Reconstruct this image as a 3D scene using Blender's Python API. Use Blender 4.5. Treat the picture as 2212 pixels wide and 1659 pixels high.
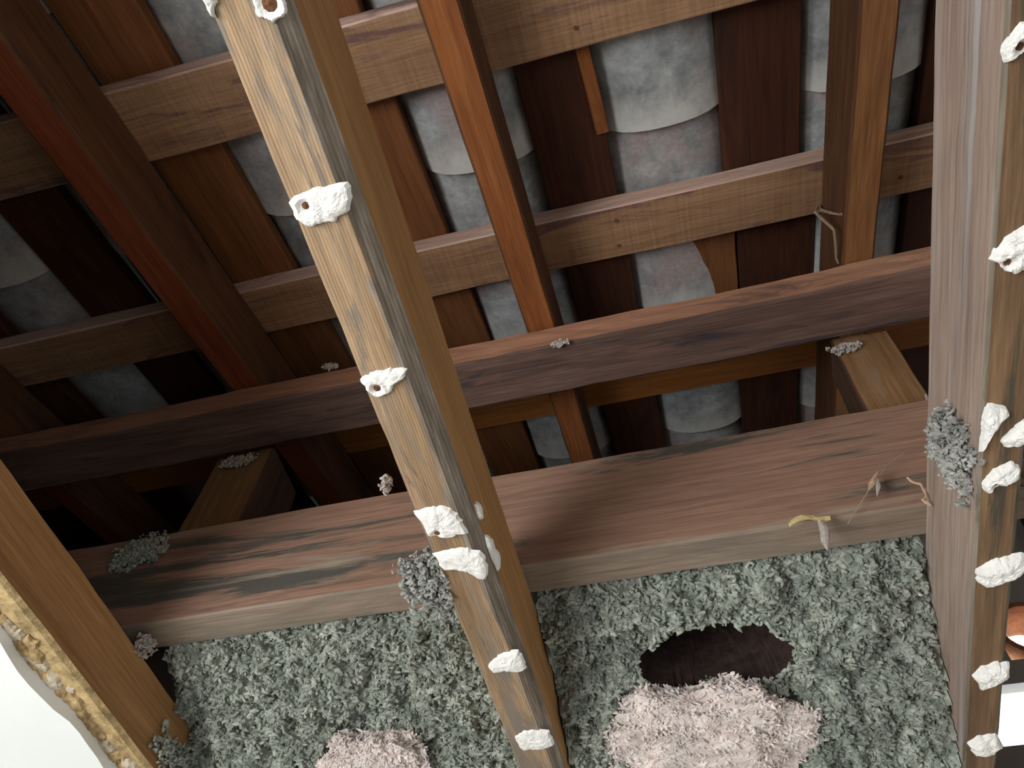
import bpy, bmesh, math, random
from mathutils import Vector, Matrix, noise

for o in list(bpy.data.objects): bpy.data.objects.remove(o, do_unlink=True)
S = bpy.context.scene
COL = S.collection
R = math.radians
random.seed(7)

# ------------------------------------------------------------ camera, light
ZC = 1.98            # eye height above the floor; z values below are measured from the eye
cam = bpy.data.cameras.new('camera'); cam.sensor_width = 36; cam.lens = 27.80; cam.clip_start = .01
co = bpy.data.objects.new('camera', cam); COL.objects.link(co)
co.matrix_world = Matrix(((.96766994, .18937019, .16659479, 0), (.24796121, -.83513875, -.49097709, 0),
                          (.04615335, .51641282, -.85509512, ZC), (0, 0, 0, 1)))
S.camera = co
S.view_settings.view_transform = 'Standard'; S.view_settings.look = 'None'
S.view_settings.exposure = 0.0; S.view_settings.gamma = 1.0; S.view_settings.use_curve_mapping = False
W = bpy.data.worlds.new('sky'); S.world = W; W.use_nodes = True
W.node_tree.nodes['Background'].inputs[0].default_value = (.88, .96, 1, 1)
W.node_tree.nodes['Background'].inputs[1].default_value = 2.2

def area(name, loc, target, sx, sy, power, col):
    l = bpy.data.lights.new(name, 'AREA'); l.shape = 'RECTANGLE'; l.size = sx; l.size_y = sy
    l.energy = power; l.color = col
    o = bpy.data.objects.new(name, l); COL.objects.link(o)
    o.location = (loc[0], loc[1], loc[2] + ZC)
    d = Vector(target) - Vector(loc); o.rotation_euler = d.to_track_quat('-Z', 'Y').to_euler()
    return o
# daylight coming through the window in the left wall of the room
area('window_daylight', (-1.17, -.72, -.62), (-.55, .45, .46), .95, 1.1, 44, (1, .99, .97))
# added fill lamp on the right behind the eye, lifting the joists' right faces
area('right_fill', (1.22, -.55, -.95), (-.3, .35, .46), .8, 1.3, 1.5, (1, .96, .90))

# ------------------------------------------------------------ materials
def new_mat(name):
    m = bpy.data.materials.new(name); m.use_nodes = True
    nt = m.node_tree; b = nt.nodes['Principled BSDF']
    return m, nt, b
def ramp(nt, src, stops):
    r = nt.nodes.new('ShaderNodeValToRGB'); el = r.color_ramp.elements
    el[0].position, el[0].color = stops[0][0], (*stops[0][1], 1)
    el[1].position, el[1].color = stops[-1][0], (*stops[-1][1], 1)
    for p, c in stops[1:-1]:
        e = el.new(p); e.color = (*c, 1)
    nt.links.new(src, r.inputs[0]); return r.outputs[0]
def g(v): return (v, v, v)
def coords(nt, scale, rnd=True):
    t = nt.nodes.new('ShaderNodeTexCoord'); m = nt.nodes.new('ShaderNodeMapping')
    nt.links.new(t.outputs['Object'], m.inputs[0]); m.inputs['Scale'].default_value = scale
    if rnd:
        i = nt.nodes.new('ShaderNodeObjectInfo'); mu = nt.nodes.new('ShaderNodeMath'); mu.operation = 'MULTIPLY'
        mu.inputs[1].default_value = 31.7; nt.links.new(i.outputs['Random'], mu.inputs[0])
        nt.links.new(mu.outputs[0], m.inputs['Location'])
    return m.outputs[0]
def nz(nt, vec, scale=1, detail=5, rough=.6, dist=0):
    n = nt.nodes.new('ShaderNodeTexNoise'); n.inputs['Scale'].default_value = scale
    n.inputs['Detail'].default_value = detail; n.inputs['Roughness'].default_value = rough; n.inputs['Distortion'].default_value = dist
    nt.links.new(vec, n.inputs['Vector']); return n.outputs['Fac']
def mixc(nt, fac, a, b, mode='MIX'):
    m = nt.nodes.new('ShaderNodeMix'); m.data_type = 'RGBA'; m.blend_type = mode
    for k, v in ((0, fac), (6, a), (7, b)):
        if isinstance(v, (int, float)): m.inputs[k].default_value = v
        elif isinstance(v, tuple): m.inputs[k].default_value = (*v, 1)
        else: nt.links.new(v, m.inputs[k])
    return m.outputs[2]
def bump(nt, b, h, strength, dist=.002):
    n = nt.nodes.new('ShaderNodeBump'); n.inputs['Strength'].default_value = strength; n.inputs['Distance'].default_value = dist
    nt.links.new(h, n.inputs['Height']); nt.links.new(n.outputs[0], b.inputs['Normal'])
def sc(axis, a, c): return (a, c, c) if axis == 'X' else ((c, a, c) if axis == 'Y' else (c, c, a))

def wood(name, dark, mid, light, axis='Y', stain=None, stain_at=(.55, .68), stain2=None, stain2_at=(.6, .7), stain_scale=(3, 12), rough=.75, bmp=.35, ribs=0, saw=0, edge=None):
    m, nt, b = new_mat(name)
    grain = nz(nt, coords(nt, sc(axis, 5, 130)), 1, 6, .65, .4)
    fine = nz(nt, coords(nt, sc(axis, 14, 420)), 1, 3, .6)
    blot = nz(nt, coords(nt, sc(axis, 2.5, 14)), 1, 4, .55, .6)
    c = ramp(nt, grain, [(.30, dark), (.5, mid), (.70, light)])
    c = mixc(nt, .55, c, ramp(nt, blot, [(.3, dark), (.52, mid), (.72, light)]))
    c = mixc(nt, .5, c, ramp(nt, fine, [(.3, g(.55)), (.7, g(1.35))]), 'MULTIPLY')
    if stain:
        s = nz(nt, coords(nt, sc(axis, *stain_scale)), 1, 6, .68, .8)
        c = mixc(nt, ramp(nt, s, [(stain_at[0], g(0)), (stain_at[1], g(1))]), c, stain)
    if stain2:
        s = nz(nt, coords(nt, sc(axis, stain_scale[0] * 1.7, stain_scale[1] * 1.3)), 1, 6, .7, .5)
        c = mixc(nt, ramp(nt, s, [(stain2_at[0], g(0)), (stain2_at[1], g(.85))]), c, stain2)
    if saw:
        sm = nz(nt, coords(nt, sc(axis, 260, 9)), 1, 3, .6)
        c = mixc(nt, saw, c, ramp(nt, sm, [(.3, g(.5)), (.7, g(1.4))]), 'MULTIPLY')
    if edge:
        t = nt.nodes.new('ShaderNodeTexCoord'); x = nt.nodes.new('ShaderNodeSeparateXYZ'); nt.links.new(t.outputs['Object'], x.inputs[0])
        for side, start in edge:
            n1 = nz(nt, coords(nt, (55, 9, 55)), 1, 5, .65, .5)
            m1 = nt.nodes.new('ShaderNodeMath'); m1.operation = 'MULTIPLY_ADD'; m1.inputs[1].default_value = .034; m1.inputs[2].default_value = -.017 - start
            nt.links.new(n1, m1.inputs[0])
            m2 = nt.nodes.new('ShaderNodeMath'); m2.operation = 'MULTIPLY_ADD'; m2.inputs[1].default_value = side
            nt.links.new(x.outputs['X'], m2.inputs[0]); nt.links.new(m1.outputs[0], m2.inputs[2])
            m3 = nt.nodes.new('ShaderNodeMath'); m3.operation = 'MULTIPLY'; m3.inputs[1].default_value = 120; nt.links.new(m2.outputs[0], m3.inputs[0])
            gc = ramp(nt, nz(nt, coords(nt, sc(axis, 14, 150)), 1, 5, .65), [(.32, (.085, .075, .06)), (.5, (.20, .17, .14)), (.68, (.34, .30, .25))])
            c = mixc(nt, ramp(nt, m3.outputs[0], [(0, g(0)), (.5, g(.9))]), c, gc)
    nt.links.new(c, b.inputs['Base Color']); b.inputs['Roughness'].default_value = rough
    b.inputs['Specular IOR Level'].default_value = .25
    h = grain
    if ribs:
        w = nt.nodes.new('ShaderNodeTexWave'); w.bands_direction = 'X'; w.inputs['Scale'].default_value = ribs
        w.inputs['Distortion'].default_value = .6; w.inputs['Detail Scale'].default_value = 2
        nt.links.new(coords(nt, (1, .12, 1), False), w.inputs['Vector'])
        a = nt.nodes.new('ShaderNodeMath'); a.operation = 'ADD'; mu = nt.nodes.new('ShaderNodeMath'); mu.operation = 'MULTIPLY'; mu.inputs[1].default_value = .3
        nt.links.new(w.outputs['Fac'], mu.inputs[0]); nt.links.new(grain, a.inputs[0]); nt.links.new(mu.outputs[0], a.inputs[1]); h = a.outputs[0]
    bump(nt, b, h, bmp)
    return m

JOIST_UNDER = wood('joist_underside', (.20, .125, .068), (.35, .235, .135), (.50, .355, .225), 'Y', (.21, .175, .14), (.50, .60), (.085, .085, .075), (.60, .67), (6, 44), bmp=.35, ribs=150, edge=[(1, .0065), (-1, .019)])
JOIST_SIDE = wood('joist_side', (.25, .125, .048), (.40, .215, .085), (.52, .30, .135), 'Y', (.30, .17, .075), bmp=.3)
JOIST_WANE = wood('joist_weathered_edge', (.07, .06, .045), (.19, .165, .13), (.36, .32, .26), 'Y', (.10, .09, .06), (.5, .6), stain_scale=(8, 60), bmp=.7)
GREY_SIDE = wood('joist_grey_side', (.20, .14, .115), (.33, .25, .205), (.43, .34, .29), 'Y', (.34, .33, .32), (.48, .58), stain_scale=(1.0, 34), bmp=.3)
BROWN_UNDER = wood('joist_brown_underside', (.07, .04, .022), (.16, .095, .052), (.30, .19, .10), 'Y', (.08, .065, .045), (.52, .6), stain_scale=(4, 60), bmp=.5)
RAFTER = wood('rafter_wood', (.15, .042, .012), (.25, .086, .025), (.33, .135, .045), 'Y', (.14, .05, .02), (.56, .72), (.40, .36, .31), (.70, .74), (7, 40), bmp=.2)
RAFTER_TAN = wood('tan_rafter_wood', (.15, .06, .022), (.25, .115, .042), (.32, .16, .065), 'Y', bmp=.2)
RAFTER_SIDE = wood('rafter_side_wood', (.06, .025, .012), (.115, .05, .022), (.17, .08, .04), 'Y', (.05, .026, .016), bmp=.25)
RED_RAFTER = wood('red_rafter_wood', (.13, .028, .012), (.21, .052, .021), (.27, .08, .031), 'Y', (.13, .06, .035), (.58, .7), bmp=.25)
BATTEN = wood('batten_wood', (.22, .12, .065), (.33, .19, .105), (.43, .27, .165), 'X', (.17, .095, .08), (.56, .64), stain_scale=(4, 26), bmp=.3, saw=.35)
BATTEN_EDGE = wood('batten_edge_wood', (.34, .20, .15), (.48, .32, .26), (.6, .44, .38), 'X', (.2, .12, .1), (.6, .68), bmp=.3)
ORANGE_BATTEN = wood('orange_batten_wood', (.22, .07, .015), (.34, .13, .032), (.42, .18, .05), 'X', bmp=.2)
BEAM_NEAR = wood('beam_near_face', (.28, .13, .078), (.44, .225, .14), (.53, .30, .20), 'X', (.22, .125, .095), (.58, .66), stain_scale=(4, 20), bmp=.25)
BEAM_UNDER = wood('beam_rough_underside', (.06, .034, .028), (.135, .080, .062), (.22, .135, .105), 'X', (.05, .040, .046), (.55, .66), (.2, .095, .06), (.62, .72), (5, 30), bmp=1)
PLATE_NEAR = wood('wide_beam_face', (.17, .10, .07), (.29, .17, .12), (.37, .22, .16), 'X', (.085, .08, .068), (.51, .58), (.33, .28, .21), (.57, .70), (1.6, 22), bmp=.25)
PLATE_UNDER = wood('wide_beam_underside', (.15, .115, .085), (.245, .19, .145), (.33, .26, .205), 'X', (.15, .135, .105), (.5, .65), bmp=.25)
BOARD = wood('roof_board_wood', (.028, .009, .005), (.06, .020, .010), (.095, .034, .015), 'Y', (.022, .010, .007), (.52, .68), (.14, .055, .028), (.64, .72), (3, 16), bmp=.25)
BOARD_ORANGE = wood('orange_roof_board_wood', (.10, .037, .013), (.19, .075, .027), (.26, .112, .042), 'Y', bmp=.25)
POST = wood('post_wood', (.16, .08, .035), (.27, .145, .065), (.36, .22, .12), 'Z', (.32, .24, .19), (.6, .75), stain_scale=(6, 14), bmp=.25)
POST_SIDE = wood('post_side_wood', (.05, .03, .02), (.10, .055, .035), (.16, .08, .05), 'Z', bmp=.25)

def clay(name, base, blot, pale, crust=False):
    m, nt, b = new_mat(name)
    v = coords(nt, (1, 1, 1))
    c = ramp(nt, nz(nt, v, 26, 6, .62), [(.33, tuple(x * .62 for x in base)), (.52, base), (.68, pale)])
    c = mixc(nt, ramp(nt, nz(nt, coords(nt, (11, 6, 11)), 1, 4, .6), [(.5, g(0)), (.66, g(.75))]), c, blot)
    c = mixc(nt, .6, c, ramp(nt, nz(nt, v, 170, 4, .7), [(.3, g(.7)), (.7, g(1.25))]), 'MULTIPLY')
    if crust:
        t = nt.nodes.new('ShaderNodeTexCoord'); x = nt.nodes.new('ShaderNodeSeparateXYZ'); nt.links.new(t.outputs['Object'], x.inputs[0])
        m1 = nt.nodes.new('ShaderNodeMath'); m1.operation = 'MULTIPLY_ADD'; m1.inputs[1].default_value = .12
        nt.links.new(nz(nt, coords(nt, (30, 14, 30)), 1, 5, .65), m1.inputs[0]); nt.links.new(x.outputs['Y'], m1.inputs[2])
        c = mixc(nt, ramp(nt, m1.outputs[0], [(.19, g(0)), (.245, g(.8))]), c, (.60, .60, .57))
    nt.links.new(c, b.inputs['Base Color']); b.inputs['Roughness'].default_value = .85
    bump(nt, b, nz(nt, v, 120, 6, .7), .25, .002)
    return m
TILE = clay('dusty_clay_tile', (.32, .34, .35), (.36, .27, .26), (.45, .475, .485), True)
TERRA = clay('terracotta', (.62, .25, .10), (.7, .3, .13), (.75, .36, .17))

def simple(name, col, var=.15, scale=60, rough=.9, bmp=.4, bscale=None):
    m, nt, b = new_mat(name); v = coords(nt, (1, 1, 1))
    c = ramp(nt, nz(nt, v, scale, 6, .65), [(.3, tuple(x * (1 - var) for x in col)), (.7, tuple(min(1, x * (1 + var)) for x in col))])
    nt.links.new(c, b.inputs['Base Color']); b.inputs['Roughness'].default_value = rough
    b.inputs['Specular IOR Level'].default_value = .2
    bump(nt, b, nz(nt, v, bscale or scale * 3, 5, .7), bmp, .002)
    return m
PLASTER = simple('white_plaster', (.92, .92, .89), .08, 200, .9, .6)
WALLP = simple('room_wall_paint', (.56, .53, .49), .03, 6, .8, .1)
CEILP = simple('ceiling_plaster', (.89, .93, .93), .03, 9, .8, .15)
TANEDGE = simple('tan_plaster_crumbs', (.46, .33, .17), .5, 90, .95, .8)
TORN = simple('torn_lath_paper', (.46, .34, .17), .55, 70, .95, 1, 160)
CRUMB = simple('cream_plaster_crumbs', (.62, .54, .42), .3, 120, .95, .8)
FLOORM = simple('floor_boards', (.26, .18, .12), .3, 8, .6, .2)
NAIL = simple('rusty_nail', (.16, .07, .035), .5, 400, .8, .5)
LEAF = simple('dry_leaf', (.58, .47, .22), .3, 150, .7, .4)
HUSK = simple('seed_husk', (.52, .36, .24), .3, 200, .7, .4)
FLUFF = simple('pale_lint', (.56, .50, .46), .25, 300, 1, .8)
WEB = simple('dusty_cobweb', (.36, .27, .20), .3, 300, 1, .5)

def wool(name, a, b_, c_, s=110):
    m, nt, b = new_mat(name); v = coords(nt, (1, 1, 1))
    c = ramp(nt, nz(nt, v, s, 6, .7), [(.28, a), (.48, b_), (.70, c_)])
    c = mixc(nt, .5, c, ramp(nt, nz(nt, v, 22, 4, .6), [(.3, g(.4)), (.7, g(1.5))]), 'MULTIPLY')
    nt.links.new(c, b.inputs['Base Color']); b.inputs['Roughness'].default_value = 1
    b.inputs['Specular IOR Level'].default_value = 0
    bump(nt, b, nz(nt, v, s * 4, 5, .75), .8, .003)
    return m
GREYWOOL = wool('grey_cellulose', (.13, .15, .125), (.33, .365, .315), (.62, .65, .58), 75)
PALEWOOL = wool('pale_cellulose', (.2, .21, .19), (.40, .41, .38), (.62, .63, .60), 90)
PINKWOOL = wool('pink_fibreglass', (.56, .47, .44), (.80, .71, .67), (.90, .85, .82), 60)
HOLLOWSHADE = simple('painted_hollow_shade', (.045, .028, .024), .5, 90, 1, .8)  # shade of the hollow in the insulation, put into the colour

# ------------------------------------------------------------ mesh helpers
def link(name, me, mats, loc=(0, 0, 0), rot=None, parent=None, smooth=False):
    for m in (mats if isinstance(mats, (list, tuple)) else [mats]): me.materials.append(m)
    if smooth:
        for p in me.polygons: p.use_smooth = True
    o = bpy.data.objects.new(name, me); COL.objects.link(o)
    if parent: o.parent = parent
    o.location = loc
    if rot: o.rotation_euler = rot
    return o
def mesh(verts, faces, idx=None):
    me = bpy.data.meshes.new('m'); me.from_pydata([tuple(v) for v in verts], [], faces)
    if idx: me.polygons.foreach_set('material_index', idx)
    me.update(); return me
def thing(o, label, cat, group=None):
    o['label'] = label; o['category'] = cat
    if group: o['group'] = group
    return o
def empty(name, loc=(0, 0, 0)):
    o = bpy.data.objects.new(name, None); COL.objects.link(o); o.location = (loc[0], loc[1], loc[2] + ZC); o.empty_display_size = .05
    return o
def kids_at(parent, loc):
    return (loc[0] - parent.location.x, loc[1] - parent.location.y, loc[2] + ZC - parent.location.z)

def timber_mesh(axis, w, h, L, cham, fm, seg=30, jit=.0008, seed=0, bow=0.0):
    """w across, h up, L along; cham = corner cuts (bottom-left, bottom-right, top-right, top-left) as (du, dv);
    fm = material index of (bottom, right, top, left, cut corners)."""
    prof, fidx = [], []
    cs = [(-w/2, -h/2), (w/2, -h/2), (w/2, h/2), (-w/2, h/2)]
    pts = []
    (a, b), (c, d), (e, f), (k, l) = cham
    pts = [(-w/2, -h/2 + b), (-w/2 + a, -h/2), (w/2 - c, -h/2), (w/2, -h/2 + d), (w/2, h/2 - f), (w/2 - e, h/2), (-w/2 + k, h/2), (-w/2, h/2 - l)]
    edge_m = [fm[4], fm[0], fm[4], fm[1], fm[4], fm[2], fm[4], fm[3]]
    sub = [2, 6, 3, 4, 1, 2, 1, 4]
    for i in range(8):
        p, q = pts[i], pts[(i + 1) % 8]
        for j in range(sub[i]):
            t = j / sub[i]; prof.append((p[0] + (q[0] - p[0]) * t, p[1] + (q[1] - p[1]) * t)); fidx.append(edge_m[i])
    n = len(prof); V, F, I = [], [], []
    for s in range(seg + 1):
        y = -L/2 + L * s / seg
        wx = noise.noise(Vector((seed * 3.1, y * 3, 1.7))) * jit * 2.5; wz = noise.noise(Vector((seed * 5.3, y * 3, 9.2))) * jit * 2.5
        for (u, v) in prof:
            q = Vector((u * 60 + seed * 7, v * 60, y * 22)); d = noise.fractal(q, .8, 2, 3) * jit
            r = math.hypot(u, v) or 1
            uu, vv = u + u / r * d + wx, v + v / r * d + wz + bow * (1 - (2 * y / L) ** 2)
            V.append((y, uu, vv) if axis == 'X' else ((uu, y, vv) if axis == 'Y' else (uu, vv, y)))
    flip = axis == 'Y'
    for s in range(seg):
        for i in range(n):
            a0, b0 = s * n + i, s * n + (i + 1) % n
            f = (a0, b0, b0 + n, a0 + n); F.append(f[::-1] if flip else f); I.append(fidx[i])
    c0 = tuple(range(n)); c1 = tuple(range(seg * n, seg * n + n))
    F += [c0 if flip else c0[::-1], c1[::-1] if flip else c1]; I += [fm[4], fm[4]]
    return mesh(V, F, I)
C2 = ((.002, .002),) * 4

def radial(name, center, u, v, n, outline, t, mat, parent, hole=None, rings=9, spokes=44, rag=.05, seed=0):
    """lumpy crumb of plaster stuck on a plane: outline in plane coordinates (u, v), thickness t along n"""
    u, v, n = Vector(u), Vector(v), Vector(n)
    cx = sum(p[0] for p in outline) / len(outline); cy = sum(p[1] for p in outline) / len(outline)
    def reach(th):
        best = None; d = (math.cos(th), math.sin(th))
        for i in range(len(outline)):
            x1, y1 = outline[i][0] - cx, outline[i][1] - cy; x2, y2 = outline[(i+1) % len(outline)][0] - cx, outline[(i+1) % len(outline)][1] - cy
            den = d[0] * (y2 - y1) - d[1] * (x2 - x1)
            if abs(den) < 1e-12: continue
            s = (x1 * (y2 - y1) - y1 * (x2 - x1)) / den; w = (x1 * d[1] - y1 * d[0]) / den
            if s > 0 and -1e-6 <= w <= 1 + 1e-6 and (best is None or s > best): best = s
        return best or .004
    V, F = [], []
    def put(x, y, s):
        prof = (1 - s ** 3) ** .5 if s < 1 else 0
        hgt = t * prof * (.8 + .33 * noise.fractal(Vector((x * 130 + seed, y * 130, seed * 2.3)), .8, 2, 4))
        if hole:
            dd = math.hypot(x + cx - hole[0], y + cy - hole[1]); hgt *= min(1, max(.02, (dd - hole[2] * .75) / (hole[2] * .9)))
        V.append(u * x + v * y + n * (max(hgt, 0) - (.0006 if s >= 1 else -.0002)))
    put(0, 0, 0)
    for r in range(1, rings + 1):
        s = r / rings
        for k in range(spokes):
            th = 2 * math.pi * k / spokes; rr = reach(th) * s
            rr *= 1 + rag * s * noise.fractal(Vector((math.cos(th) * 3, math.sin(th) * 3, seed * 1.7)), .6, 2, 4) * 2
            put(math.cos(th) * rr, math.sin(th) * rr, s)
    flip = u.cross(v).dot(n) < 0
    for k in range(spokes):
        f = (0, 1 + k, 1 + (k + 1) % spokes); F.append(f[::-1] if flip else f)
    for r in range(rings - 1):
        for k in range(spokes):
            a = 1 + r * spokes + k; b = 1 + r * spokes + (k + 1) % spokes
            f = (a, a + spokes, b + spokes, b); F.append(f[::-1] if flip else f)
    c = Vector(center) + u * cx + v * cy
    o = link(name, mesh(V, F), mat, kids_at(parent, c), parent=parent, smooth=False)
    if hole:
        NV, NF = [], []
        for k in range(9):
            th = 2 * math.pi * k / 9; q = hole[2] * (.8 + .25 * noise.noise(Vector((k, seed, 1))))
            NV.append(u * (q * math.cos(th)) + v * (q * math.sin(th)) + n * .0004)
        NV.append(n * .0022)
        for k in range(9):
            f = (k, (k + 1) % 9, 9); NF.append(f[::-1] if flip else f)
        nl = link('nail', mesh(NV, NF), NAIL, tuple(u * (hole[0] - cx) + v * (hole[1] - cy)), parent=o)
        nl['label'] = 'rusty brown nail head'
    return o

def tube_mesh(pts, rads, k=6, closed_ends=True):
    V, F = [], []
    P = [Vector(p) for p in pts]
    for i, p in enumerate(P):
        d = (P[min(i + 1, len(P) - 1)] - P[max(i - 1, 0)]).normalized()
        a = d.cross(Vector((.3, .2, .93))).normalized(); b = d.cross(a)
        for j in range(k):
            th = 2 * math.pi * j / k; V.append(p + (a * math.cos(th) + b * math.sin(th)) * rads[i])
    for i in range(len(P) - 1):
        for j in range(k):
            a, b = i * k + j, i * k + (j + 1) % k; F.append((a, b, b + k, a + k))
    F += [tuple(range(k))[::-1], tuple(range((len(P)-1) * k, len(P) * k))]
    return mesh(V, F)

def fluff_bm(center, rad, n, size, seed, squash=(1, 1, 1)):
    n, size = n * 4, size * .55
    """a clump of wool: many small crumpled tufts around a core"""
    rnd = random.Random(seed); V, F = [], []
    def tuft(c, s):
        b = len(V); m = Matrix.Rotation(rnd.uniform(0, 6.3), 3, Vector((rnd.gauss(0, 1), rnd.gauss(0, 1), rnd.gauss(0, 1))).normalized())
        el = rnd.uniform(.9, 2.2)
        for q in ICO_V:
            d = s * (.6 + .7 * rnd.random()); V.append(Vector(c) + m @ Vector((q[0] * d * el, q[1] * d, q[2] * d * .7)))
        for f in ICO_F: F.append(tuple(b + i for i in f))
    for i in range(n):
        while True:
            p = Vector((rnd.uniform(-1, 1), rnd.uniform(-1, 1), rnd.uniform(-1, 1)))
            if p.length <= .62 + .5 * abs(noise.noise(p * 2.2 + Vector((seed, 0, 0)))) * 2: break
        p = Vector((p.x * rad[0], p.y * rad[1], p.z * rad[2]))
        tuft(p, size * rnd.uniform(.5, 1.5))
    return V, F
_b = bmesh.new(); bmesh.ops.create_icosphere(_b, subdivisions=1, radius=1)
ICO_V = [tuple(v.co) for v in _b.verts]; ICO_F = [tuple(v.index for v in f.verts) for f in _b.faces]; _b.free()

def box_mesh(x0, x1, y0, y1, z0, z1):
    c = Vector(((x0+x1)/2, (y0+y1)/2, (z0+z1)/2))
    V = [Vector((x, y, z)) - c for z in (z0, z1) for y in (y0, y1) for x in (x0, x1)]
    F = [(0, 2, 3, 1), (4, 5, 7, 6), (0, 1, 5, 4), (2, 6, 7, 3), (0, 4, 6, 2), (1, 3, 7, 5)]
    return mesh(V, F), (c.x, c.y, c.z + ZC)
def struct(name, boxes, mat):
    cx = Vector(((boxes[0][0] + boxes[0][1]) / 2, (boxes[0][2] + boxes[0][3]) / 2, (boxes[0][4] + boxes[0][5]) / 2))
    V, F = [], []
    for bx in boxes:
        b = len(V); me, loc = box_mesh(*bx); loc = Vector(loc) - Vector((0, 0, ZC))
        V += [v.co + loc - cx for v in me.vertices]; F += [tuple(b + i for i in p.vertices) for p in me.polygons]
        bpy.data.meshes.remove(me)
    o = link(name, mesh(V, F), mat, (cx.x, cx.y, cx.z + ZC)); o['kind'] = 'structure'; return o

# ------------------------------------------------------------ room shell
H = .4615                      # underside of the ceiling joists
TS = math.tan(R(16.5)); AS = R(16.5); TS = .296
XL, XR, YN, YF = -1.6, 1.3, -1.6, 1.30
def roofz(z0, y): return z0 + TS * y
struct('floor', [(XL - .1, XR + .1, YN - .1, YF + .1, -ZC - .05, -ZC)], FLOORM)
XW = -1.22                      # inner face of the room's left wall; the attic runs on over it to XL
struct('wall_left', [(XW - .1, XW, YN, -1.3, -ZC, H - .015), (XW - .1, XW, -.3, YF, -ZC, H - .015), (XW - .1, XW, -1.3, -.3, -ZC, -1.22), (XW - .1, XW, -1.3, -.3, 0, H - .015),
                     (XL - .1, XL, YN, YF, H - .02, 1.36)], WALLP)
struct('wall_right', [(XR, XR + .1, YN, -.95, -ZC, 1.36), (XR, XR + .1, -.15, YF, -ZC, 1.36), (XR, XR + .1, -.95, -.15, 0, 1.36)], WALLP)  # unseen door gap added to go with the right-hand fill lamp
struct('trim_1', [(XR - .015, XR - .0005, -1.02, -.95, -ZC + .001, .07), (XR - .015, XR - .0005, -.15, -.08, -ZC + .001, .07), (XR - .015, XR - .0005, -.95, -.15, 0, .07)], PLASTER)  # trim round the added door gap
struct('wall_near', [(XL - .1, XR + .1, YN - .1, YN, -ZC, .46)], WALLP)
# far wall: an opening to the sky at attic height, beyond the right-hand bays
OX0, OX1, OZ0, OZ1 = .44, .66, .818, .928
PX, PZ, PR = .584, 1.034, .060
struct('wall_far', [(XL - .1, OX0, YF, YF + .025, -ZC, 1.36), (OX1, XR + .1, YF, YF + .025, -ZC, 1.36),
                    (OX0, OX1, YF, YF + .025, -ZC, OZ0), (OX0, OX1, YF, YF + .025, OZ1, PZ - PR), (OX0, OX1, YF, YF + .025, PZ + PR, 1.36),
                    (OX0, PX - PR, YF, YF + .025, PZ - PR, PZ + PR), (PX + PR, OX1, YF, YF + .025, PZ - PR, PZ + PR)], WALLP)
struct('window_1', [(XW - .09, XW - .03, -1.3, -1.25, -1.22, 0), (XW - .09, XW - .03, -.35, -.3, -1.22, 0), (XW - .09, XW - .03, -1.25, -.35, -1.22, -1.17), (XW - .09, XW - .03, -1.25, -.35, -.05, 0)], PLASTER)

# what is left of the ceiling plaster round the torn opening
def ceiling():
    V, F = [], []
    def slab(outer, inner_fn, n, rows=2):
        pass
    t = .014
    # left slab with a ragged edge under the left joist
    def strip(edge, far, n, axis):
        base = len(V)
        for i in range(n + 1):
            s = i / n
            for z in (H - t, H - .0005):
                e = edge(s, z); f = far(s)
                V.append((e[0], e[1], z)); V.append((f[0], f[1], z))
        for i in range(n):
            a = base + i * 4; b = a + 4
            F.extend([(a, a + 1, b + 1, b), (a + 2, b + 2, b + 3, a + 3), (a, b, b + 2, a + 2), (a + 1, a + 3, b + 3, b + 1)])
        F.append((base, base + 2, base + 3, base + 1)); k = base + n * 4; F.append((k, k + 1, k + 3, k + 2))
    rag = lambda s, z, k, a: a * noise.fractal(Vector((s * 40, k, z * 60)), .8, 2, 4)
    Y0, Y1 = YN, YF
    strip(lambda s, z: (-.585 + rag(s, z, 1, .006), Y0 + (Y1 - Y0) * s), lambda s: (XL, Y0 + (Y1 - Y0) * s), 160, 0)
    strip(lambda s, z: (-.57 + (XR + .57) * s, .80 + rag(s, z, 5, .012)), lambda s: (-.57 + (XR + .57) * s, YF), 80, 1)
    strip(lambda s, z: (-.57 + (XR + .57) * s, -.75 + rag(s, z, 9, .012)), lambda s: (-.57 + (XR + .57) * s, YN), 80, 1)
    o = link('ceiling', mesh(V, F), CEILP, (0, 0, ZC)); o['kind'] = 'structure'
    bm = bmesh.new(); bm.from_mesh(o.data); bmesh.ops.recalc_face_normals(bm, faces=bm.faces); bm.to_mesh(o.data); bm.free()
    return o
ceil_o = ceiling()

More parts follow.
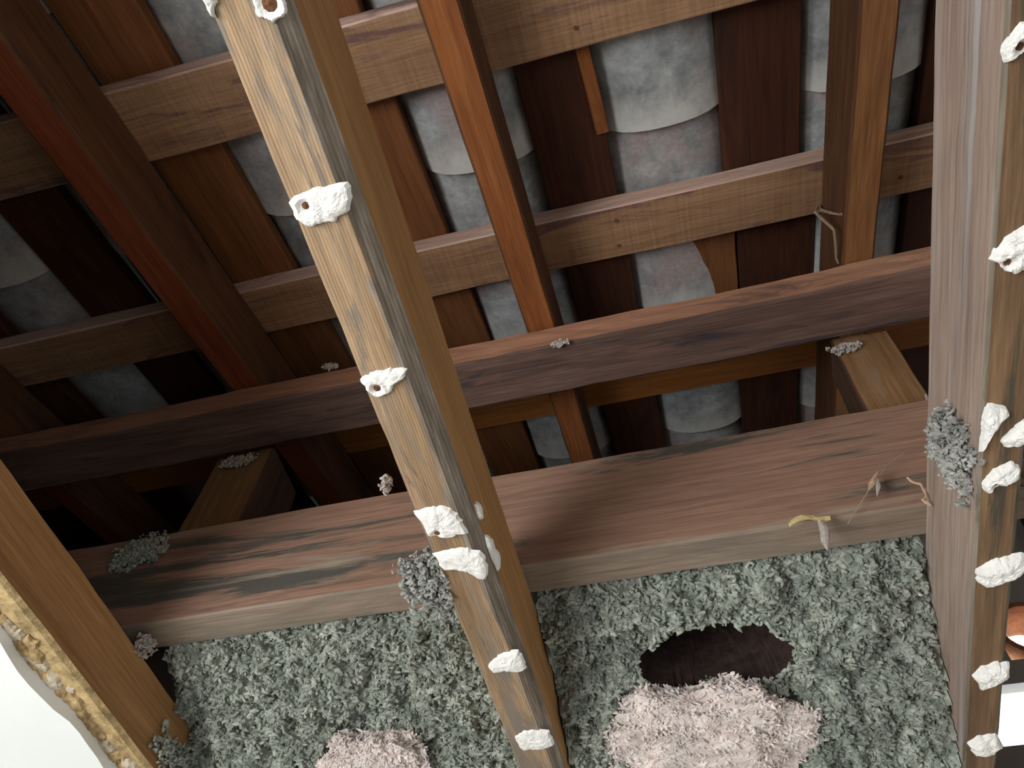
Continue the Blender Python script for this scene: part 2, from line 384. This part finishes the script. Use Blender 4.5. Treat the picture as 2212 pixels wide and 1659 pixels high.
# ------------------------------------------------------------ roof: clay pan tiles hung between boards
roof = empty('roof', (0, 0, .939)); roof['kind'] = 'structure'
RX = Matrix.Rotation(AS, 4, 'X')
PITCH, G0, GW = .236, .012, .140
ZB = .939                        # underside of the boards over y = 0
def pan_mesh():
    L, n, m = .375, 14, 8; V, F = [], []
    for layer in (0, 1):
        for j in range(m + 1):
            y = -L/2 + L * j / m
            taper = 1.02 - .06 * (y / L)
            for i in range(n + 1):
                th = math.pi * (i / n - .5) * .92
                rx, rz = .079 * taper, .060
                if layer: rx += .011; rz += .011
                off = .0006 * noise.noise(Vector((th * 2, y * 9, 3)))
                # the upslope end has knocked-off corners
                yy = y - (.012 * (abs(th) / 1.4) ** 3 if j == m else 0)
                cs, sn = math.cos(th), math.sin(th); cs = cs ** .78 if cs > 0 else 0; sn = math.copysign(abs(sn) ** .92, sn)
                z = .062 - rz * cs + off - .017 * (y / L)
                V.append((rx * sn, yy, z))
    N = (n + 1) * (m + 1)
    idx = lambda l, j, i: l * N + j * (n + 1) + i
    for j in range(m):
        for i in range(n):
            F.append((idx(0, j, i), idx(0, j + 1, i), idx(0, j + 1, i + 1), idx(0, j, i + 1)))
            F.append((idx(1, j, i), idx(1, j, i + 1), idx(1, j + 1, i + 1), idx(1, j + 1, i)))
    for i in range(n):
        F.append((idx(0, m, i), idx(1, m, i), idx(1, m, i + 1), idx(0, m, i + 1)))
        F.append((idx(0, 0, i), idx(0, 0, i + 1), idx(1, 0, i + 1), idx(1, 0, i)))
    for j in range(m):
        F.append((idx(0, j, 0), idx(1, j, 0), idx(1, j + 1, 0), idx(0, j + 1, 0)))
        F.append((idx(0, j, n), idx(0, j + 1, n), idx(1, j + 1, n), idx(1, j, n)))
    me = mesh(V, F)
    bm = bmesh.new(); bm.from_mesh(me); bmesh.ops.recalc_face_normals(bm, faces=bm.faces); bm.to_mesh(me); bm.free()
    return me
PAN = pan_mesh(); PAN.materials.append(TILE)
for p in PAN.polygons: p.use_smooth = True
PAN.set_sharp_from_angle(angle=R(45))
rt = random.Random(3)
extraV, extraF = [], []
def add_extra(me, M):
    b = len(extraV); extraV.extend([M @ v.co for v in me.vertices]); extraF.extend([tuple(b + i for i in p.vertices) for p in me.polygons])
for k in range(-7, 6):
    for c in range(-6, 6):
        yh = .262 + .295 * c + rt.uniform(-.008, .008)            # upslope end of the tile
        x = G0 + GW / 2 + PITCH * k + rt.uniform(-.004, .004)
        yc = yh - .1875 * math.cos(AS)
        M = Matrix.Translation((x, yc, ZB + .012 + TS * yc)) @ RX @ Matrix.Rotation(R(rt.uniform(-1.5, 1.5)), 4, 'Z') @ Matrix.Rotation(R(rt.uniform(-1.5, 1.5)), 4, 'Y')
        if -5 <= k <= 2 and -1 <= c <= 3:
            o = bpy.data.objects.new('roof_tile', PAN); COL.objects.link(o); o.parent = roof
            o.matrix_local = Matrix.Translation((0, 0, -.939)) @ M
        elif abs(k) < 9: add_extra(PAN, M)
# the cover tiles over the boards, unseen from below, close the roof
def cover_mesh(L):
    V, F, n = [], [], 10
    for y in (-L/2, L/2):
        for r in (.092, .080):
            for i in range(n + 1):
                th = math.pi * (i / n); V.append((r * math.cos(th), y, .02 + r * math.sin(th)))
    q = n + 1
    for i in range(n):
        F += [(i, i + 1, 2*q + i + 1, 2*q + i), (q + i, 3*q + i, 3*q + i + 1, q + i + 1), (i, q + i, q + i + 1, i + 1), (2*q + i, 2*q + i + 1, 3*q + i + 1, 3*q + i)]
    return mesh(V, F)
CV = cover_mesh(.40)
for k in range(-7, 7):
    for c in range(-6, 6):
        yc = .10 + .295 * c; x = G0 - (PITCH - GW) / 2 + PITCH * k
        add_extra(CV, Matrix.Translation((x, yc, ZB + .018 + TS * yc)) @ RX @ Matrix.Rotation(R(1.5), 4, 'X'))
o = link('cover_tiles', mesh(extraV, extraF), TILE, (0, 0, -.939), parent=roof); o['kind'] = 'stuff'

def roof_board(x0, x1, y0, y1, mats, seed, drop=0):
    L = (y1 - y0) / math.cos(AS); yc = (y0 + y1) / 2
    me = timber_mesh('Y', x1 - x0, .022, L, ((.0015, .0015),) * 4, (0, 0, 0, 0, 0), 20, .0007, seed)
    o = link('roof_board', me, mats, parent=roof)
    o.matrix_local = Matrix.Translation(((x0 + x1) / 2, yc, ZB - .939 + .011 / math.cos(AS) + TS * yc - drop)) @ RX
    return o
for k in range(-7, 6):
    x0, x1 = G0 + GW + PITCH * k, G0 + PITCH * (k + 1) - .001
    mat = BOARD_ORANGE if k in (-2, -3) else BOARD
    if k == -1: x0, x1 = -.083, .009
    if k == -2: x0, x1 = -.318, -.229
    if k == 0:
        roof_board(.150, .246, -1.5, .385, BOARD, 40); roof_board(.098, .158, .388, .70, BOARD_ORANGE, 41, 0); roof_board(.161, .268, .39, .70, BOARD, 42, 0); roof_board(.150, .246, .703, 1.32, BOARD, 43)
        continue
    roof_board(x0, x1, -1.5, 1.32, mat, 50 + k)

me = timber_mesh('Y', .016, .006, .125, ((.001, .001),) * 4, (0,) * 5, 8, .0008, 90)
o = link('wood_shim', me, RAFTER, parent=roof); o['label'] = 'small orange wooden sliver along the dark board'
o.matrix_local = Matrix.Translation((.0015, .190, ZB - .939 - .0035 + TS * .190)) @ RX @ Matrix.Rotation(R(-3), 4, 'Z')

# ------------------------------------------------------------ battens across the rafters
def batten(y_far, x0, x1, mats, label, seed, t=.026, w=.084):
    yc = y_far - w / 2 * math.cos(AS)
    me = timber_mesh('X', w, t, x1 - x0, C2, (0, 0, 0, 1, 1), 40, .0009, seed)
    z = ZB - t / 2 / math.cos(AS) + TS * yc - .0005
    o = link('roof_batten', me, mats, ((x0 + x1) / 2, yc, z + ZC), (AS, 0, 0))
    return thing(o, label, 'batten', 'battens across the rafters')
batten(.1357, -1.55, 1.28, [BATTEN, BATTEN_EDGE], 'wide brown batten along the top of the view, first above the rafters', 1, w=.092)
batten(.4255, -1.55, 1.28, [BATTEN, BATTEN_EDGE], 'pinkish-edged brown batten just above the middle timber', 2)
for bt in [o for o in COL.objects if o.name.startswith('roof_batten')]:
    for nx_, nv_ in ((.135, -.020), (.132, .022), (-.42, .010), (.50, .012)):
        me = bpy.data.meshes.new('m'); bm = bmesh.new(); bmesh.ops.create_cone(bm, cap_ends=True, segments=9, radius1=.0026, radius2=.0022, depth=.002); bm.to_mesh(me); bm.free()
        link('nail', me, NAIL, (nx_, nv_, -.0138), parent=bt)['label'] = 'dark nail head'
batten(.719, -1.55, 1.28, [ORANGE_BATTEN, ORANGE_BATTEN], 'orange batten peeping out below the middle timber', 3)
batten(-.155, -1.55, 1.28, [BATTEN, BATTEN_EDGE], 'brown batten overhead, just out of the top of the view', 4)
batten(1.01, -1.55, 1.28, [BATTEN, BATTEN_EDGE], 'brown batten hidden behind the wide dusty beam', 5)

# ------------------------------------------------------------ rafters
ZR = .815
def rafter(xc, w, mats, label, seed, fm=(0, 1, 1, 1, 1), rz=0, y0=-1.5, y1=1.29):
    h = .094; L = (y1 - y0) / math.cos(AS); yc = (y0 + y1) / 2
    me = timber_mesh('Y', w, h, L, ((.003, .003),) * 4, fm, 60, .0011, seed)
    o = link('rafter', me, mats, (xc, yc, ZR + h / 2 / math.cos(AS) + TS * yc - .0035 + ZC), (AS, 0, rz))
    return thing(o, label, 'rafter', 'sloping rafters of the roof')
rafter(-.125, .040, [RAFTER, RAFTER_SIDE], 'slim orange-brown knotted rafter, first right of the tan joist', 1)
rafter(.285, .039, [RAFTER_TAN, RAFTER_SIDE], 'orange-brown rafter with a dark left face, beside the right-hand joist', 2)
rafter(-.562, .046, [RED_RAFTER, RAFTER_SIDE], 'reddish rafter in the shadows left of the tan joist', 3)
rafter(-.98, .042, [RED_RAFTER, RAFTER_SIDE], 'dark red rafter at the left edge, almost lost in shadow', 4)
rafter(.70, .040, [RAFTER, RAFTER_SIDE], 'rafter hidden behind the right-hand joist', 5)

# ------------------------------------------------------------ cross timbers and posts
me = timber_mesh('X', .072, .0535, 2.8, ((.003, .003), (.004, .004), (.003, .003), (.003, .003)), (1, 1, 0, 0, 1), 90, .0018, 11)
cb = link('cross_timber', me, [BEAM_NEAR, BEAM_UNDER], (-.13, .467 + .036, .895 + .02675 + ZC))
thing(cb, 'square-cut red-brown timber with a rough dark underside, crossing the middle under the rafters', 'timber')
me = timber_mesh('X', .037, .150, 2.8, C2, (1, 0, 0, 0, 1), 90, .0010, 12)
wb = link('strongback_beam', me, [PLATE_NEAR, PLATE_UNDER], (-.13, .514 + .0185, .5525 + .075 + ZC))
thing(wb, 'wide dusty pinkish-brown plank beam on edge, resting across the joists', 'beam')
def post(xc, w, y0, y1, z1, mats, label, seed, lean=0):
    z0 = .628
    me = timber_mesh('Z', w, y1 - y0, z1 - z0, C2, (0, 1, 0, 1, 1), 14, .0010, seed)
    o = link('strut_post', me, mats, (xc, (y0 + y1) / 2, (z0 + z1) / 2 + ZC), (0, lean, 0))
    return thing(o, label, 'post', 'short posts behind the wide beam')
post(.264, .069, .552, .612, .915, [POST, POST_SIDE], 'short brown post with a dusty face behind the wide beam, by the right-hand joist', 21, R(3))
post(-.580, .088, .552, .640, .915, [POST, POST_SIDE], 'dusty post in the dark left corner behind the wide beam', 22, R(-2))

# ------------------------------------------------------------ ceiling joists
def joist(xl, w, h, mats, label, seed, cham, fm, y0=-1.58, y1=1.29, roll=0):
    root = empty('ceiling_joist', (xl + w / 2, 0, H))
    thing(root, label, 'joist', 'ceiling joists stripped of plaster')
    me = timber_mesh('Y', w, h, y1 - y0, cham, fm, 150, .0010, seed)
    link('timber', me, mats, (0, (y0 + y1) / 2, h / 2), parent=root)
    return root
jA = joist(-.1915, .0430, .0900, [JOIST_UNDER, JOIST_SIDE, JOIST_WANE], 'tan joist with white plaster patches running down the middle', 1,
           ((.003, .004), (.010, .011), (.002, .002), (.002, .002)), (0, 1, 1, 1, 0))
jB = joist(.2150, .0310, .0915, [BROWN_UNDER, GREY_SIDE, JOIST_WANE], 'grey-sided joist with thick white plaster lumps along the right edge', 2,
           ((.002, .003), (.005, .006), (.002, .002), (.002, .002)), (0, 1, 1, 1, 2))
jC = joist(-.6000, .0430, .0720, [TORN, JOIST_SIDE, JOIST_WANE], 'orange-brown joist in the lower left corner, beside the white ceiling', 3,
           ((.002, .002), (.004, .004), (.002, .002), (.002, .002)), (0, 1, 1, 1, 0))
jD = joist(.6215, .0400, .0900, [BROWN_UNDER, JOIST_SIDE, JOIST_WANE], 'bare brown joist one bay beyond the grey-sided joist', 4, C2, (0, 1, 1, 1, 2))

PATCH = {
'A1': [(-.1903, .111), (-.1806, .1059), (-.1656, .1058), (-.1497, .107), (-.1515, .1159), (-.158, .1253), (-.1683, .1283), (-.1876, .1267), (-.1916, .119)],
'A2': [(-.1916, .2375), (-.1822, .2348), (-.1703, .2345), (-.1547, .2366), (-.1591, .2438), (-.1696, .2471), (-.1746, .2537), (-.1863, .2541), (-.19, .2471)],
'A3': [(-.1914, .3583), (-.1808, .3564), (-.165, .3589), (-.1584, .3701), (-.1567, .387), (-.1706, .3899), (-.1881, .3852), (-.1884, .3707)],
'A4': [(-.1891, .4007), (-.1646, .4015), (-.151, .4076), (-.150, .4233), (-.153, .4351), (-.1595, .4375), (-.1677, .4255), (-.189, .419)],
'A5': [(-.182, .5368), (-.1681, .5251), (-.1504, .5232), (-.149, .5279), (-.149, .5463), (-.1532, .551), (-.1688, .5467), (-.1808, .5475)],
'A6': [(-.1847, .6383), (-.1723, .6281), (-.1495, .6338), (-.149, .641), (-.149, .6563), (-.1579, .6603), (-.18, .6591), (-.184, .6498)],
'A0': [(-.1915, -.0069), (-.188, -.0098), (-.1829, -.006), (-.1848, -.0019), (-.188, .0), (-.1900, .0057), (-.1915, .002)],
'A7': [(-.1659, -.0017), (-.1504, -.0001), (-.1490, .0059), (-.1504, .0126), (-.1594, .0146), (-.1669, .0097)],
'B1': [(.2146, .1228), (.2153, .1183), (.2201, .1124), (.2308, .1061), (.2420, .1130), (.2380, .123), (.2260, .1264), (.2164, .13), (.2147, .1283)],
'B2': [(.2146, .2433), (.2169, .2336), (.2269, .227), (.2418, .2223), (.2510, .2395), (.2430, .254), (.2286, .2572), (.2203, .2507)],
'B3': [(0.2146, .3614), (0.2167, .3477), (0.2271, .3519), (0.2318, .3586), (0.2236, .3703), (0.2181, .3789), (0.2161, .3944), (0.2146, .3892)],
'B4': [(.2272, .3829), (.2383, .3697), (.2530, .3652), (.2556, .3815), (.2395, .3896), (.2305, .3896)],
'B5': [(0.2161, .4197), (0.2224, .4084), (0.2343, .4027), (0.2422, .4085), (0.2413, .4188), (0.2308, .4229), (0.2187, .4288)],
'B6': [(.2150, .516), (.2168, .5038), (.2297, .4952), (.2476, .4942), (.2575, .5015), (.2505, .5142), (.2377, .5215), (.2227, .525)],
'B7': [(0.2180, .631), (0.2249, .6193), (0.2355, .6144), (0.2465, .6189), (0.2468, .6355), (0.2369, .6425), (0.2260, .6477)],
'B8': [(0.2171, .7208), (0.2256, .7126), (0.2412, .7114), (0.2468, .7321), (0.2346, .7402), (0.2225, .738)],
}
HOLE = {'A1': (-.1809, .1143, .0034), 'A2': (-.1816, .2474, .0034), 'A3': (-.1799, .3824, .003), 'A7': (-.1575, .0055, .0055),
        'B1': (.2233, .1224, .003), 'B2': (.2242, .2474, .003), 'B5': (.226, .421, .0028)}
for i, (k, pl) in enumerate(PATCH.items()):
    par = jA if k[0] == 'A' else jB
    p = radial('plaster_patch', (0, 0, H), (1, 0, 0), (0, 1, 0), (0, 0, -1), pl, .0045 if k[0] == 'A' else .008, PLASTER, par, HOLE.get(k), seed=i + 1, rag=.06)
    p['label'] = 'white plaster patch' + (' round a rusty nail' if k in HOLE else '')
# plaster that has run round onto the side of the tan joist
p = radial('plaster_patch', (-.1485, 0, 0), (0, 1, 0), (0, 0, 1), (1, 0, 0), [(.402, H + .012), (.420, H + .010), (.444, H + .013), (.449, H + .024), (.440, H + .030), (.425, H + .022), (.408, H + .019)], .004, PLASTER, jA, seed=33)
p['label'] = 'white plaster patch on the side face'
p = radial('plaster_patch', (-.1485, 0, 0), (0, 1, 0), (0, 0, 1), (1, 0, 0), [(.372, H + .014), (.386, H + .013), (.394, H + .020), (.386, H + .026), (.376, H + .022)], .003, PLASTER, jA, seed=34)
p['label'] = 'small white plaster smear on the side face'
# tan crumbs along the torn edge under the left joist
for j in range(90):
    y = .20 + j * .0061 + random.uniform(-.004, .004); a = random.uniform(.5, 1.3); x = -.586 + random.uniform(0, .022) * random.random(); q = .007 * a; e = .009 * a
    p = radial('plaster_crumb', (0, 0, H), (1, 0, 0), (0, 1, 0), (0, 0, -1), [(x - q, y - e), (x + q * .6, y - e * 1.1), (x + q, y), (x + q * .7, y + e), (x - q * .8, y + e * .9), (x - q * 1.1, y)], .0035 * a, random.choice([TANEDGE, CRUMB]), jC, seed=60 + j, rag=.25, spokes=16, rings=4)
    p['label'] = 'crumb of torn plaster edge'

# ------------------------------------------------------------ loose insulation
def heap(name, x0, x1, seed, label, holes=()):
    A, B_ = Vector((0, .553, .556)), Vector((0, .815, .456)); N = Vector((0, -.36, -.93)); st = .0023
    nx = int((x1 - x0) / st); nv = int((B_ - A).length / st); V, F, I = [], [], []
    def face(x, t):
        p = A.lerp(B_, t); p.x = x
        d = .016 * noise.noise(Vector((x * 15 + seed, p.y * 15, seed))) + .015 * noise.noise(Vector((x * 48, p.y * 48 + seed, 4))) + .0085 * noise.fractal(Vector((x * 130, p.y * 130, seed + 9)), .8, 2, 3)
        if t < .10: d -= .012 * (1 - t / .10)
        for hx, hy, rx, ry, dp in holes:
            q = ((x - hx) / rx) ** 2 + ((p.y - hy) / ry) ** 2
            if q < 1: d -= dp * (1 - q) ** .4
        return p + N * d
    for j in range(nv + 1):
        for i in range(nx + 1): V.append(face(x0 + (x1 - x0) * i / nx, j / nv))
    q = nx + 1
    for j in range(nv):
        for i in range(nx):
            a = j * q + i; F.append((a, a + q, a + q + 1, a + 1)); p = V[a]
            I.append(1 if holes and holes[0][4] > .05 and ((p.x - holes[0][0]) / holes[0][2]) ** 2 + ((A.lerp(B_, j / nv).y - holes[0][1]) / holes[0][3]) ** 2 < 1.08 else 0)  # faces inside the hollow take the painted shade
    rnd = random.Random(seed)
    for t in range(15000):
        s = .00125 * rnd.uniform(.5, 2.2); b = len(V); el = rnd.uniform(1, 2.8)
        m = Matrix.Rotation(rnd.uniform(0, 6.3), 3, Vector((rnd.gauss(0, 1), rnd.gauss(0, 1), rnd.gauss(0, 1))).normalized())
        fx, ft = rnd.uniform(x0 + .004, x1 - .004), rnd.uniform(.01, .99); c = face(fx, ft) + N * (s * .7)
        if holes[0][4] > .05 and ((fx - holes[0][0]) / holes[0][2]) ** 2 + ((A.lerp(B_, ft).y - holes[0][1]) / holes[0][3]) ** 2 < 1.0: continue
        for p in ICO_V:
            d = s * (.6 + .7 * rnd.random()); V.append(c + m @ Vector((p[0] * d * el, p[1] * d, p[2] * d * .7)))
        for f in ICO_F: F.append(tuple(b + i for i in f))
    # top and ends, so that the mass is a solid body
    b = len(V); zt = .62
    V += [Vector((x0, .555, zt)), Vector((x1, .555, zt)), Vector((x1, 1.1, zt)), Vector((x0, 1.1, zt)), Vector((x0, 1.1, .47)), Vector((x1, 1.1, .47))]
    F += [(b, b + 1, b + 2, b + 3), (b + 3, b + 2, b + 5, b + 4), (b, 0) + tuple(range(1, nx + 1)) + (b + 1,), (b + 4, b + 5) + tuple(nv * q + i for i in range(nx, -1, -1)),
          tuple(j * q for j in range(nv + 1)) + (b + 4, b + 3, b), (b + 1, b + 2, b + 5) + tuple(j * q + nx for j in range(nv, -1, -1))]
    c = Vector(((x0 + x1) / 2, .7, .55))
    o = link(name, mesh([v - c for v in V], F, I + [0] * (len(F) - len(I))), [GREYWOOL, HOLLOWSHADE], (c.x, c.y, c.z + ZC)); o['kind'] = 'stuff'
    return thing(o, label, 'insulation')
heap('loose_insulation', -.556, -.193, 3, 'grey-green loose fill insulation in the bay left of the tan joist', holes=[(-.35, .70, .05, .05, .02)])
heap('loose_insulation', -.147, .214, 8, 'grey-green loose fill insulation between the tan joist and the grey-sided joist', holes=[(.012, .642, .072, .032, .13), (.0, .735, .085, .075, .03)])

def batt(c, r, seed, label):
    bm = bmesh.new(); bmesh.ops.create_icosphere(bm, subdivisions=6, radius=1)
    e = lambda t: math.copysign(abs(t) ** .8, t)
    for v in bm.verts:
        p = v.co.copy(); d = 1 + .24 * noise.noise(p * 1.9 + Vector((seed, 0, 0))) + .15 * noise.noise(p * 5 + Vector((0, seed, 0))) + .045 * noise.fractal(Vector((p.x * 12, p.y * 20, p.z * 20 + seed)), .8, 2, 4)
        v.co = Vector((e(p.x) * r[0], e(p.y) * r[1], e(p.z) * r[2])) * d
    rnd = random.Random(seed); bm.verts.ensure_lookup_table(); V = [v.co.copy() for v in bm.verts]; F = [tuple(v.index for v in f.verts) for f in bm.faces]; n0 = len(V); bm.free()
    for t in range(11000):
        p = V[rnd.randrange(n0)] * rnd.uniform(.97, 1.05); q = .00095 * rnd.uniform(.4, 2); b = len(V); el = rnd.uniform(1, 3.4)
        m = Matrix.Rotation(rnd.uniform(0, 6.3), 3, Vector((rnd.gauss(0, 1), rnd.gauss(0, 1), rnd.gauss(0, 1))).normalized())
        for w in ICO_V:
            d = q * (.6 + .7 * rnd.random()); V.append(p + m @ Vector((w[0] * d * el, w[1] * d, w[2] * d * .6)))
        for f in ICO_F: F.append(tuple(b + i for i in f))
    o = link('fibreglass_batt', mesh(V, F), PINKWOOL, (c[0], c[1], c[2] + ZC))
    return thing(o, label, 'insulation', 'pink fibreglass pieces in the loose fill')
batt((-.010, .738, .494), (.092, .086, .024), 2, 'large torn lump of pink fibreglass under the dark hollow, right of the tan joist')
batt((-.352, .722, .498), (.056, .056, .022), 5, 'small pink fibreglass lump at the bottom edge, left of the tan joist')

def clump(name, c, rad, n, size, seed, mat, label, cat='insulation', group=None):
    V, F = fluff_bm(c, rad, n, size, seed)
    o = link(name, mesh(V, F), mat, (c[0], c[1], c[2] + ZC)); return thing(o, label, cat, group)
clump('insulation_tuft', (-.207, .437, .466), (.022, .036, .013), 460, .0025, 4, PALEWOOL, 'grey fluff of insulation clinging to the left edge of the tan joist', group='fluff caught on the joists')
clump('insulation_tuft', (.210, .412, .494), (.010, .036, .034), 330, .0030, 5, PALEWOOL, 'grey fluff of insulation clinging to the grey-sided joist at right', group='fluff caught on the joists')
clump('insulation_tuft', (-.553, .532, .540), (.006, .014, .015), 70, .0024, 6, FLUFF, 'pale tuft of lint on the orange-brown joist at lower left', group='fluff caught on the joists')
clump('insulation_tuft', (-.551, .66, .488), (.007, .06, .022), 200, .0030, 7, GREYWOOL, 'grey fluff spilling over the orange-brown joist at lower left', group='fluff caught on the joists')
clump('lint_clump', (-.430, .463, .9555), (.013, .005, .004), 30, .0022, 8, FLUFF, 'small pale lint on the near face of the middle timber, left of the tan joist', 'lint', 'specks of lint on the timbers')
clump('lint_clump', (-.100, .466, .890), (.012, .005, .003), 30, .0022, 9, FLUFF, 'small pale lint under the middle timber, by the slim rafter', 'lint', 'specks of lint on the timbers')
clump('lint_clump', (-.213, .345, .485), (.004, .006, .010), 24, .0020, 10, FLUFF, 'tiny white lint on the left side of the tan joist', 'lint', 'specks of lint on the timbers')
clump('lint_clump', (.245, .546, .880), (.022, .004, .012), 60, .0024, 12, FLUFF, 'dust clump at the top of the right-hand post', 'lint', 'specks of lint on the timbers')
clump('lint_clump', (-.580, .545, .885), (.03, .004, .014), 70, .0026, 13, FLUFF, 'dust clump at the top of the post in the dark left corner', 'lint', 'specks of lint on the timbers')

clump('lint_clump', (-.613, .509, .668), (.036, .005, .032), 260, .0026, 14, GREYWOOL, 'greenish dust clump at the left end of the wide beam', 'lint', 'specks of lint on the timbers')

# ------------------------------------------------------------ small litter
def strand(name, pts, rad, mat, label, cat, group=None):
    c = Vector(pts[0]); P = []
    for i in range(len(pts) - 1):
        a, b = Vector(pts[i]), Vector(pts[i + 1])
        for s in range(6):
            t = s / 6; w = math.sin(math.pi * t) * .0015
            P.append(a.lerp(b, t) + Vector((noise.noise(a * 60 + Vector((t, 0, 0))) * .003, 0, -w)) - c)
    P.append(Vector(pts[-1]) - c)
    o = link(name, tube_mesh(P, [rad * (.6 + .8 * abs(noise.noise(p * 200))) for p in P]), mat, (c.x, c.y, c.z + ZC))
    return thing(o, label, cat, group)
strand('cobweb', [(.268, .420, 1.052), (.258, .41, 1.0), (.2655, .40, .950), (.272, .39, .93)], .0022, WEB, 'dusty cobweb strand slung to the right-hand rafter', 'cobweb', 'cobwebs by the right-hand rafter')
strand('cobweb', [(.268, .42, 1.050), (.246, .405, .985), (.252, .41, .93), (.262, .466, .955)], .0022, WEB, 'dusty cobweb strand hanging below the batten to the middle timber', 'cobweb', 'cobwebs by the right-hand rafter')

lf = empty('dry_leaf', (.112, .505, .541)); thing(lf, 'curled yellow dry leaf with a pale wisp hanging under the wide beam', 'leaf')
V, F = [], []
for i in range(9):
    t = i / 8; x = -.016 + .036 * t; wv = .005 * math.sin(math.pi * min(1, t * 1.05 + .02)) + .0006
    for j in range(5):
        s = j / 4 - .5; V.append((x, s * wv * 2, .003 * math.sin(t * 5) + .006 * s * s * 4 * .6 + .0012 * noise.noise(Vector((x * 300, s * 4, 0)))))
for i in range(8):
    for j in range(4): F.append((i*5 + j, i*5 + j + 1, i*5 + j + 6, i*5 + j + 5))
link('blade', mesh(V, F), LEAF, (0, 0, 0), (R(60), R(-8), 0), lf)
link('wisp', tube_mesh([(.010, 0, 0), (.011, .001, -.012), (.008, .001, -.024), (.0065, 0, -.036)], [.0018, .0042, .0036, .0006], 7), FLUFF, parent=lf)['label'] = 'pale hanging wisp'
sd = empty('seed_husk', (.181, .500, .575)); thing(sd, 'dry seed husk hanging on a thread in front of the wide beam', 'husk')
link('husk', tube_mesh([(-.010, 0, -.011), (-.005, 0, -.004), (0, 0, .003), (.006, 0, .012)], [.0006, .0032, .0028, .0006], 7), HUSK, parent=sd)
link('thread', tube_mesh([(-.036, .012, -.036), (-.010, 0, -.011), (.018, 0, .020), (.036, .002, .034)], [.0005] * 4, 5), WEB, parent=sd)
link('chaff', tube_mesh([(.002, 0, .002), (-.001, 0, -.009), (-.006, 0, -.020)], [.0008, .0024, .0005], 6), FLUFF, parent=sd)
strand('lint_strand', [(.292, .548, .756), (.287, .548, .738), (.283, .548, .722)], .0022, FLUFF, 'pale stick of lint between the right-hand post and the grey-sided joist', 'lint')
strand('lint_strand', [(.206, .500, .572), (.213, .499, .560), (.209, .499, .540), (.211, .5, .533)], .0016, HUSK, 'pale dangling lint strand beside the grey-sided joist', 'lint')

# ------------------------------------------------------------ clay vent pipe by the far opening
V, F, n = [], [], 28
for y in (-.035, .045):
    for r in (PR - .001, PR - .011):
        for i in range(n):
            th = 2 * math.pi * i / n; V.append((r * math.cos(th), y, r * math.sin(th)))
for i in range(n):
    k = (i + 1) % n
    F += [(i, k, 2*n + k, 2*n + i), (n + i, 3*n + i, 3*n + k, n + k), (i, n + i, n + k, k), (2*n + i, 2*n + k, 3*n + k, 3*n + i)]
o = link('clay_vent_pipe', mesh(V, F), TERRA, (PX, YF + .03, PZ + ZC))
thing(o, 'orange terracotta pipe above the bright opening at the right edge', 'pipe')
